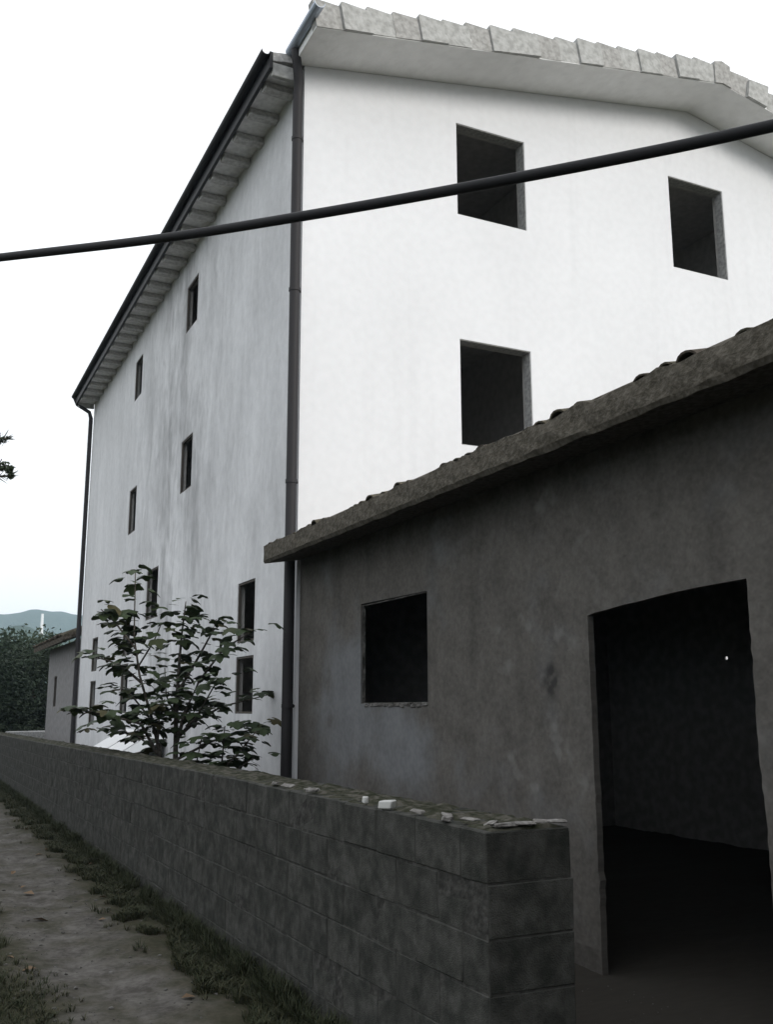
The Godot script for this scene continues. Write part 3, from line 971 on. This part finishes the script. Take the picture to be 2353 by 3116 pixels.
func ground_y(x: float, z: float, n: FastNoiseLite) -> float:
	var y := 0.028 * n.get_noise_2d(x * 1.2, z * 1.2) + 0.010 * n.get_noise_2d(x * 7.0 + 50.0, z * 7.0)
	for t in [1.22, -0.35]:
		y -= 0.025 * exp(-pow((x - t) / 0.32, 2.0))
	y -= 0.14 * smoothstep(2.45, 3.1, x) * smoothstep(-8.0, -6.5, z)
	return y

func scatter(called: String, mesh: Mesh, m: Material, xf: Array, label: String, category: String) -> void:
	var mm := MultiMesh.new()
	mm.transform_format = MultiMesh.TRANSFORM_3D
	mm.mesh = mesh
	mm.instance_count = xf.size()
	for i in xf.size(): mm.set_instance_transform(i, xf[i])
	var o := MultiMeshInstance3D.new()
	o.name = numbered(called)
	o.multimesh = mm
	o.material_override = m
	add_child(o)
	tag(o, label, category, "", "stuff")

func build_ground() -> void:
	var n := noise(101, 0.9, 4)
	# near ground: uneven earth
	var st := new_st()
	st.set_smooth_group(0)
	var xs := []
	var zs := []
	var x := -4.0
	while x <= 10.0001:
		xs.append(x)
		x += 0.07 if (x > -1.0 and x < 2.6) else 0.35
	var z := 5.0
	while z >= -35.0:
		zs.append(z)
		z -= 0.07 if (z < -3.0 and z > -12.0) else 0.25
	var G := []
	for zi in zs.size():
		var row := []
		for xi in xs.size():
			var edge: float = 1.0 if (xi == 0 or zi == 0 or xi == xs.size() - 1 or zi == zs.size() - 1) else 0.0
			row.append(Vector3(xs[xi], ground_y(xs[xi], zs[zi], n) - 0.40 * edge, zs[zi]))
		G.append(row)
	for zi in zs.size() - 1:
		for xi in xs.size() - 1:
			var q := [G[zi][xi], G[zi][xi + 1], G[zi + 1][xi + 1], G[zi + 1][xi]]
			var uv := []
			for k in 4: uv.append(ground_uv(q[k].x, -q[k].z))
			tri(st, q[0], q[1], q[2], Vector3.UP, uv[0], uv[1], uv[2])
			tri(st, q[0], q[2], q[3], Vector3.UP, uv[0], uv[2], uv[3])
	var o := part("lane", finish(st), M.ground, self)
	o.set_meta("kind", "structure")
	# the land all round, to the foot of the hills
	st = new_st()
	quad(st, Vector3(-2500, -0.35, 600), Vector3(2500, -0.35, 600), Vector3(2500, -0.35, -2600), Vector3(-2500, -0.35, -2600), Vector3.UP)
	o = part("ground", finish(st), M.field, self)
	o.set_meta("kind", "structure")

func build_grass() -> void:
	var n := noise(101, 0.9, 4)
	var pn := noise(103, 1.6, 3)
	var ga := Color(0.026, 0.034, 0.017)
	var gb := Color(0.056, 0.058, 0.032)
	var tufts := [tuft_mesh(1, 12, 0.075, 0.055, ga, gb), tuft_mesh(2, 9, 0.05, 0.05, ga, Color(0.08, 0.074, 0.045)), tuft_mesh(3, 14, 0.13, 0.08, Color(0.022, 0.030, 0.015), gb)]
	var lists := [[], [], []]
	var r := RandomNumberGenerator.new()
	r.seed = 303
	for i in 26000:
		var z := -3.2 - 22.0 * pow(r.randf(), 1.7)
		var verge := r.randf() < 0.62
		var x: float
		if verge: x = WX - 0.02 - 0.55 * pow(r.randf(), 1.25)
		else: x = r.randf_range(-2.6, 1.75)
		var d := pn.get_noise_2d(x * 1.4, z * 1.1)
		if not verge:
			var track := 0.0
			for t in [1.22, -0.35]: track = maxf(track, exp(-pow((x - t) / 0.33, 4.0)))
			if d < 0.02 + 0.75 * track: continue
		elif d < -0.22 + 1.3 * clampf((WX - 0.3 - x) / 0.3, 0.0, 1.0): continue
		var k := 2 if (verge and x > WX - 0.16 and r.randf() < 0.7) else (r.randi() % 2)
		var s := r.randf_range(0.5, 1.15)
		var b := Basis(Vector3.UP, r.randf() * TAU).scaled(Vector3(s, s, s))
		lists[k].append(Transform3D(b, Vector3(x, ground_y(x, z, n) - 0.004, z)))
	for i in 900:
		var x := 0.60 + r.randfn() * 0.16
		var z := -6.0 + r.randfn() * 0.5
		var s := r.randf_range(0.35, 0.8)
		lists[i % 2].append(Transform3D(Basis(Vector3.UP, r.randf() * TAU).scaled(Vector3(s, s, s)), Vector3(x, ground_y(x, z, n) - 0.004, z)))
	scatter("grass", tufts[0], M.grass, lists[0], "short dull green grass along the lane and wall foot", "grass")
	scatter("sparse_weeds", tufts[1], M.grass, lists[1], "thin yellowish weeds between the wheel tracks", "weeds")
	scatter("tall_grass", tufts[2], M.grass, lists[2], "taller dark grass at the foot of the block wall", "grass")
	# litter of small stones
	var st := new_st()
	bevel_box(st, Vector3.ZERO, Vector3(0.03, 0.016, 0.024), 0.006, 0.004)
	var stones := []
	for i in 7000:
		var z := -2.4 - 16.0 * pow(r.randf(), 1.6)
		var x := r.randf_range(-1.0, 2.05) if i % 5 else r.randf_range(2.55, 4.3)
		var s := 0.12 + 0.16 * r.randf() + 0.9 * pow(r.randf(), 9.0)
		stones.append(Transform3D(Basis(Vector3.UP, r.randf() * TAU).scaled(Vector3(s, s, s)), Vector3(x, ground_y(x, z, n) + 0.002, z)))
	scatter("gravel", finish(st), M.concrete, stones, "small stones scattered over the earth lane", "gravel")
	# curled dead leaves
	st = new_st()
	for k in 4:
		var a := TAU * k / 4.0
		tri(st, Vector3(0, 0.0, 0), Vector3(sin(a) * 0.03, 0.012 * (k % 2), cos(a) * 0.05), Vector3(sin(a + PI / 2) * 0.03, 0.012 * ((k + 1) % 2), cos(a + PI / 2) * 0.05), Vector3.UP)
	var dead := []
	for i in 45:
		var z := -3.6 - 14.0 * pow(r.randf(), 1.4)
		var x := r.randf_range(0.2, 2.05)
		var s := r.randf_range(0.5, 1.3)
		dead.append(Transform3D(Basis.from_euler(Vector3(r.randf_range(-0.3, 0.3), r.randf() * TAU, r.randf_range(-0.3, 0.3))).scaled(Vector3(s, s, s)), Vector3(x, ground_y(x, z, n) + 0.01, z)))
	var lm := plain(lin(0.16, 0.11, 0.07), 0.85)
	lm.cull_mode = BaseMaterial3D.CULL_DISABLED
	scatter("leaf_litter", finish(st), lm, dead, "brown dead leaves lying on the lane", "leaf litter")

# ---------------------------------------------------------------- further things
func build_annex() -> void:
	var a := thing("annex", "small low annex with brown tiled roof at the house's far end", "annex")
	var at := func(u: float, v: float, d: float) -> Vector3: return Vector3(HX + d, v, -u)
	var st := new_st()
	strip_wall(st, [[28.38, 32.6, []], [32.6, 33.2, [[1.65, 2.6]]], [33.2, 34.7, []]], -0.1, func(_u: float) -> float: return 3.5, at, 0.17, Vector2.ZERO, Vector2.ONE)
	box(st, Vector3(HX + 0.17, -0.1, -34.7), Vector3(9.0, 3.5, -34.53))
	part("wall", finish(st), M.annex, a)
	window_in(a, at, 32.6, 33.2, 1.65, 2.6, 0.012, 0.16, M.frame, 0.03)
	st = new_st()
	box(st, Vector3(9.0, -0.1, -34.7), Vector3(9.17, 5.4, -28.4))
	part("back_wall", finish(st), M.annex, a)
	st = new_st()
	var prof := PackedVector2Array([Vector2(3.86, 3.42), Vector2(9.2, 5.6), Vector2(9.2, 5.72), Vector2(3.86, 3.56)])
	slab(st, prof, func(x: float, y: float, d: float) -> Vector3: return Vector3(x, y, -28.45 - d), 6.6, Vector2.ZERO, Vector2.ONE)
	part("roof", finish(st), M.tile, a)
	var ts := new_st()
	for k in 6:
		var a0 := PI * k / 6.0
		var a1 := PI * (k + 1) / 6.0
		quad(ts, Vector3(0, sin(a0) * 0.08, cos(a0) * 0.1), Vector3(0, sin(a1) * 0.08, cos(a1) * 0.1), Vector3(2.2, sin(a1) * 0.08, cos(a1) * 0.1), Vector3(2.2, sin(a0) * 0.08, cos(a0) * 0.1), Vector3(0, sin(a0), cos(a0)))
	var tm := finish(ts)
	for i in 29:
		part("roof_tile", tm, M.tile if i % 3 else M.tile_b, a, Vector3(3.82 + rng.randf_range(-0.02, 0.02), 3.55 + rng.randf_range(-0.01, 0.01), -28.58 - i * 0.222), Vector3(0, 0, atan(0.408)))
	# pale concrete plinth in the yard past the annex
	st = new_st()
	bevel_box(st, Vector3(0, 0.45, 0), Vector3(1.5, 0.9, 0.5), 0.03, 0.01)
	solo("concrete_plinth", finish(st), M.lining, "pale low concrete plinth on the ground left of the annex", "plinth", Vector3(4.0, -0.05, -36.2))

func build_sheets() -> void:
	# corrugated sheets laid on a low support against the house
	for i in 3:
		var t := thing("roofing_sheet", ["white corrugated roofing sheet leaning on the house wall, farthest of three", "white corrugated roofing sheet between two others behind the fig tree", "greyish corrugated roofing sheet nearest the viewer behind the fig tree"][i], "sheet", Vector3(4.31, 1.16 - 0.035 * i, -21.75 + 1.28 * i), "corrugated sheets against the house")
		var st := new_st()
		st.set_smooth_group(0)
		var n := 48
		for k in n:
			var z0 := 1.25 * k / n
			var z1 := 1.25 * (k + 1) / n
			var y0 := 0.028 * sin(z0 * TAU / 0.21)
			var y1 := 0.028 * sin(z1 * TAU / 0.21)
			for d in [0.0, -0.004]:
				quad(st, Vector3(0, y0 + d, z0), Vector3(0, y1 + d, z1), Vector3(-1.55, -0.93 + y1 + d, z1), Vector3(-1.55, -0.93 + y0 + d, z0), Vector3.UP if d == 0.0 else Vector3.DOWN)
		part("corrugated_panel", finish(st), M.sheet if i < 2 else M.sheet_b, t)
		st = new_st()
		box(st, Vector3(-0.12, -0.10, 0.05), Vector3(-0.02, -0.04, 1.2))
		box(st, Vector3(-0.10, -1.16, 0.1), Vector3(-0.04, -0.10, 0.16))
		box(st, Vector3(-0.10, -1.16, 1.08), Vector3(-0.04, -0.10, 1.14))
		part("batten", finish(st), M.bark, t)

func build_cable() -> void:
	var pts := [Vector3(-3.36, 5.42, -11.1), Vector3(-1.9, 4.88, -9.04), Vector3(-0.7, 4.50, -7.35), Vector3(0.314, 4.244, -5.93), Vector3(1.03, 4.062, -4.923), Vector3(1.54, 3.960, -4.207), Vector3(2.039, 3.875, -3.506),
		Vector3(2.541, 3.803, -2.801), Vector3(2.816, 3.776, -2.414), Vector3(3.3, 3.738, -1.73), Vector3(3.85, 3.71, -0.96)]
	var cv := Curve3D.new()
	for i in pts.size():
		var t: Vector3 = (pts[mini(i + 1, pts.size() - 1)] - pts[maxi(i - 1, 0)]) / 6.0
		cv.add_point(pts[i], -t, t)
	var fine := []
	var rad := []
	var L := cv.get_baked_length()
	for i in 121:
		fine.append(cv.sample_baked(L * i / 120.0))
		rad.append(0.0245)
	var st := new_st()
	tube(st, fine, rad, 12)
	solo("overhead_cable", finish(st), M.cable, "thick black overhead cable crossing in front of the white house", "cable")
	# pole that carries its far end
	var p := thing("utility_pole", "concrete utility pole left of the lane carrying the thick cable", "pole", Vector3(-3.45, 0, -11.2))
	st = new_st()
	tube(st, [Vector3(0, -0.2, 0), Vector3(0, 6.2, 0)], [0.13, 0.09], 12)
	part("shaft", finish(st), M.concrete, p)
	st = new_st()
	bevel_box(st, Vector3(0.08, 5.42, 0.08), Vector3(0.12, 0.12, 0.12), 0.01)
	part("clamp", finish(st), M.pipe, p)
	# iron hook on the shed roof edge
	st = new_st()
	tube(st, [Vector3(4.05, 3.56, -0.70), Vector3(3.95, 3.74, -0.80), Vector3(3.87, 3.71, -0.94)], [0.012, 0.012, 0.012], 6)
	solo("cable_hook", finish(st), M.pipe, "iron hook on the shed roof edge holding the cable", "hook")

func hill_profile(az: float, base: float, amp: float, seed_: int) -> float:
	var n := noise(seed_, 0.09, 4)
	return base + amp * n.get_noise_1d(az)

func build_hills() -> void:
	for h in [[1500.0, 5.15, 0.35, 201, "far_hills", "hill_near"], [620.0, 4.35, 0.55, 202, "hill", "hill_near"]]:
		var st := new_st()
		st.set_smooth_group(0)
		var n := noise(h[3], 0.16, 4)
		var n2 := noise(h[3] + 5, 0.02, 5)
		var prev := []
		for i in 221:
			var az := -60.0 + i * 0.8 if i < 70 else (-4.0 + (i - 70) * 0.2 if i < 170 else 16.0 + (i - 170) * 1.6)
			var a := deg_to_rad(az)
			var dir := Vector3(sin(a), 0, -cos(a))
			var el: float = h[1] + h[2] * n.get_noise_1d(az * (0.8 if h[4] == "far_hills" else 2.2))
			if h[4] == "far_hills": el += 0.28 * exp(-pow((az - 6.1) / 0.9, 2.0)) + 0.1 * exp(-pow((az - 7.6) / 0.4, 2.0)) - 0.1
			var crest: float = h[0] * tan(deg_to_rad(el))
			var row := []
			for k in 9:
				var f := k / 8.0
				var dist: float = h[0] * (0.55 + 0.45 * f) if k < 8 else h[0] * 1.0
				var y := crest * (f * f * (3.0 - 2.0 * f)) - 0.5
				if k > 0 and k < 8: y += crest * 0.04 * n2.get_noise_2d(dir.x * dist * 0.2, dist * 0.2)
				row.append(dir * dist + Vector3.UP * y)
			row.append(dir * float(h[0]) * 1.3 + Vector3.UP * crest * 0.3)
			if i > 0:
				for k in 9:
					quad(st, prev[k], prev[k + 1], row[k + 1], row[k], Vector3.UP)
			prev = row
		var o := part(h[4], finish(st), M[h[5]], self)
		o.set_meta("kind", "structure")
	# white mast on the near hill
	var m := thing("white_mast", "slim white mast standing on the distant green hill", "mast", Vector3(sin(deg_to_rad(6.6)), 0, -cos(deg_to_rad(6.6))) * 560.0 + Vector3.UP * 38.0)
	var st := new_st()
	tube(st, [Vector3(0, 0, 0), Vector3(0, 13.4, 0)], [0.95, 0.7], 10)
	part("shaft", finish(st), M.mast, m)
	st = new_st()
	bevel_box(st, Vector3(0, 2.0, 0), Vector3(3.0, 8.0, 3.0), 0.2)
	part("base", finish(st), M.mast, m, Vector3(0, -3.5, 0))

# the neighbouring barn behind the viewer, which shades the foot of the lane
func build_barn() -> void:
	var b := thing("stone_barn", "grey barn across the yard behind the viewer", "barn", Vector3(5.0, 0, 9.5))
	var st := new_st()
	slab(st, PackedVector2Array([Vector2(-9.0, -0.2), Vector2(9.0, -0.2), Vector2(9.0, 6.0), Vector2(0, 8.0), Vector2(-9.0, 6.0)]),
		func(u: float, v: float, d: float) -> Vector3: return Vector3(u, v, -3.0 + d), 6.0, Vector2.ZERO, Vector2.ONE)
	part("wall", finish(st), M.concrete, b)
	for s in [-1.0, 1.0]:
		st = new_st()
		slab(st, PackedVector2Array([Vector2(0, 8.01), Vector2(9.5 * s, 5.90), Vector2(9.5 * s, 6.05), Vector2(0, 8.16)]),
			func(u: float, v: float, d: float) -> Vector3: return Vector3(u, v, -3.3 + d), 6.6, Vector2.ZERO, Vector2.ONE)
		part("roof", finish(st), M.tile, b)
	st = new_st()
	box(st, Vector3(-1.2, 0, -3.06), Vector3(1.2, 2.6, -3.004))
	part("door", finish(st), M.bark, b)

# ---------------------------------------------------------------- scene
func _ready() -> void:
	rng.seed = 4242
	# camera
	var cam := Camera3D.new()
	cam.name = "camera"
	add_child(cam)
	cam.position = Vector3(0, 1.6, 0)
	cam.rotation = Vector3(0.19614, -0.45173, -0.00243)
	cam.fov = 54.96
	cam.near = 0.05
	cam.far = 5000.0
	cam.current = true
	# overcast sky
	var sky_m := ProceduralSkyMaterial.new()
	sky_m.sky_top_color = Color(0.975, 0.985, 1.0)
	sky_m.sky_horizon_color = Color(0.985, 0.99, 1.0)
	sky_m.ground_bottom_color = Color(0.30, 0.30, 0.29)
	sky_m.ground_horizon_color = Color(0.5, 0.5, 0.5)
	sky_m.sun_angle_max = 1.0
	sky_m.energy_multiplier = 1.0
	var sky := Sky.new()
	sky.sky_material = sky_m
	var env := Environment.new()
	env.background_mode = Environment.BG_SKY
	env.sky = sky
	env.tonemap_mode = Environment.TONE_MAPPER_LINEAR
	env.tonemap_exposure = 1.45
	env.sdfgi_enabled = true
	env.ssao_enabled = true
	env.ssil_enabled = true
	env.fog_enabled = true
	env.fog_density = 0.0005
	env.fog_light_color = Color(0.80, 0.89, 0.95)
	var we := WorldEnvironment.new()
	we.name = "world_environment"
	we.environment = env
	add_child(we)
	# veiled sun behind the viewer, to the right
	var sun := DirectionalLight3D.new()
	sun.name = "sun"
	add_child(sun)
	sun.light_energy = 0.5
	sun.light_color = Color(1.0, 0.985, 0.96)
	sun.light_angular_distance = 20.0
	sun.shadow_enabled = true
	var to_sun := Vector3(0.42, 0.40, 1.0).normalized()
	sun.look_at_from_position(to_sun * 20.0, Vector3.ZERO)
	make_materials()
	print("materials")
	build_ground()
	build_hills()
	build_house()
	build_shed()
	build_block_wall()
	build_annex()
	build_barn()
	print("structure")
	build_sheets()
	build_cable()
	build_fig()
	build_trees()
	build_rubble()
	build_grass()
	print("done")
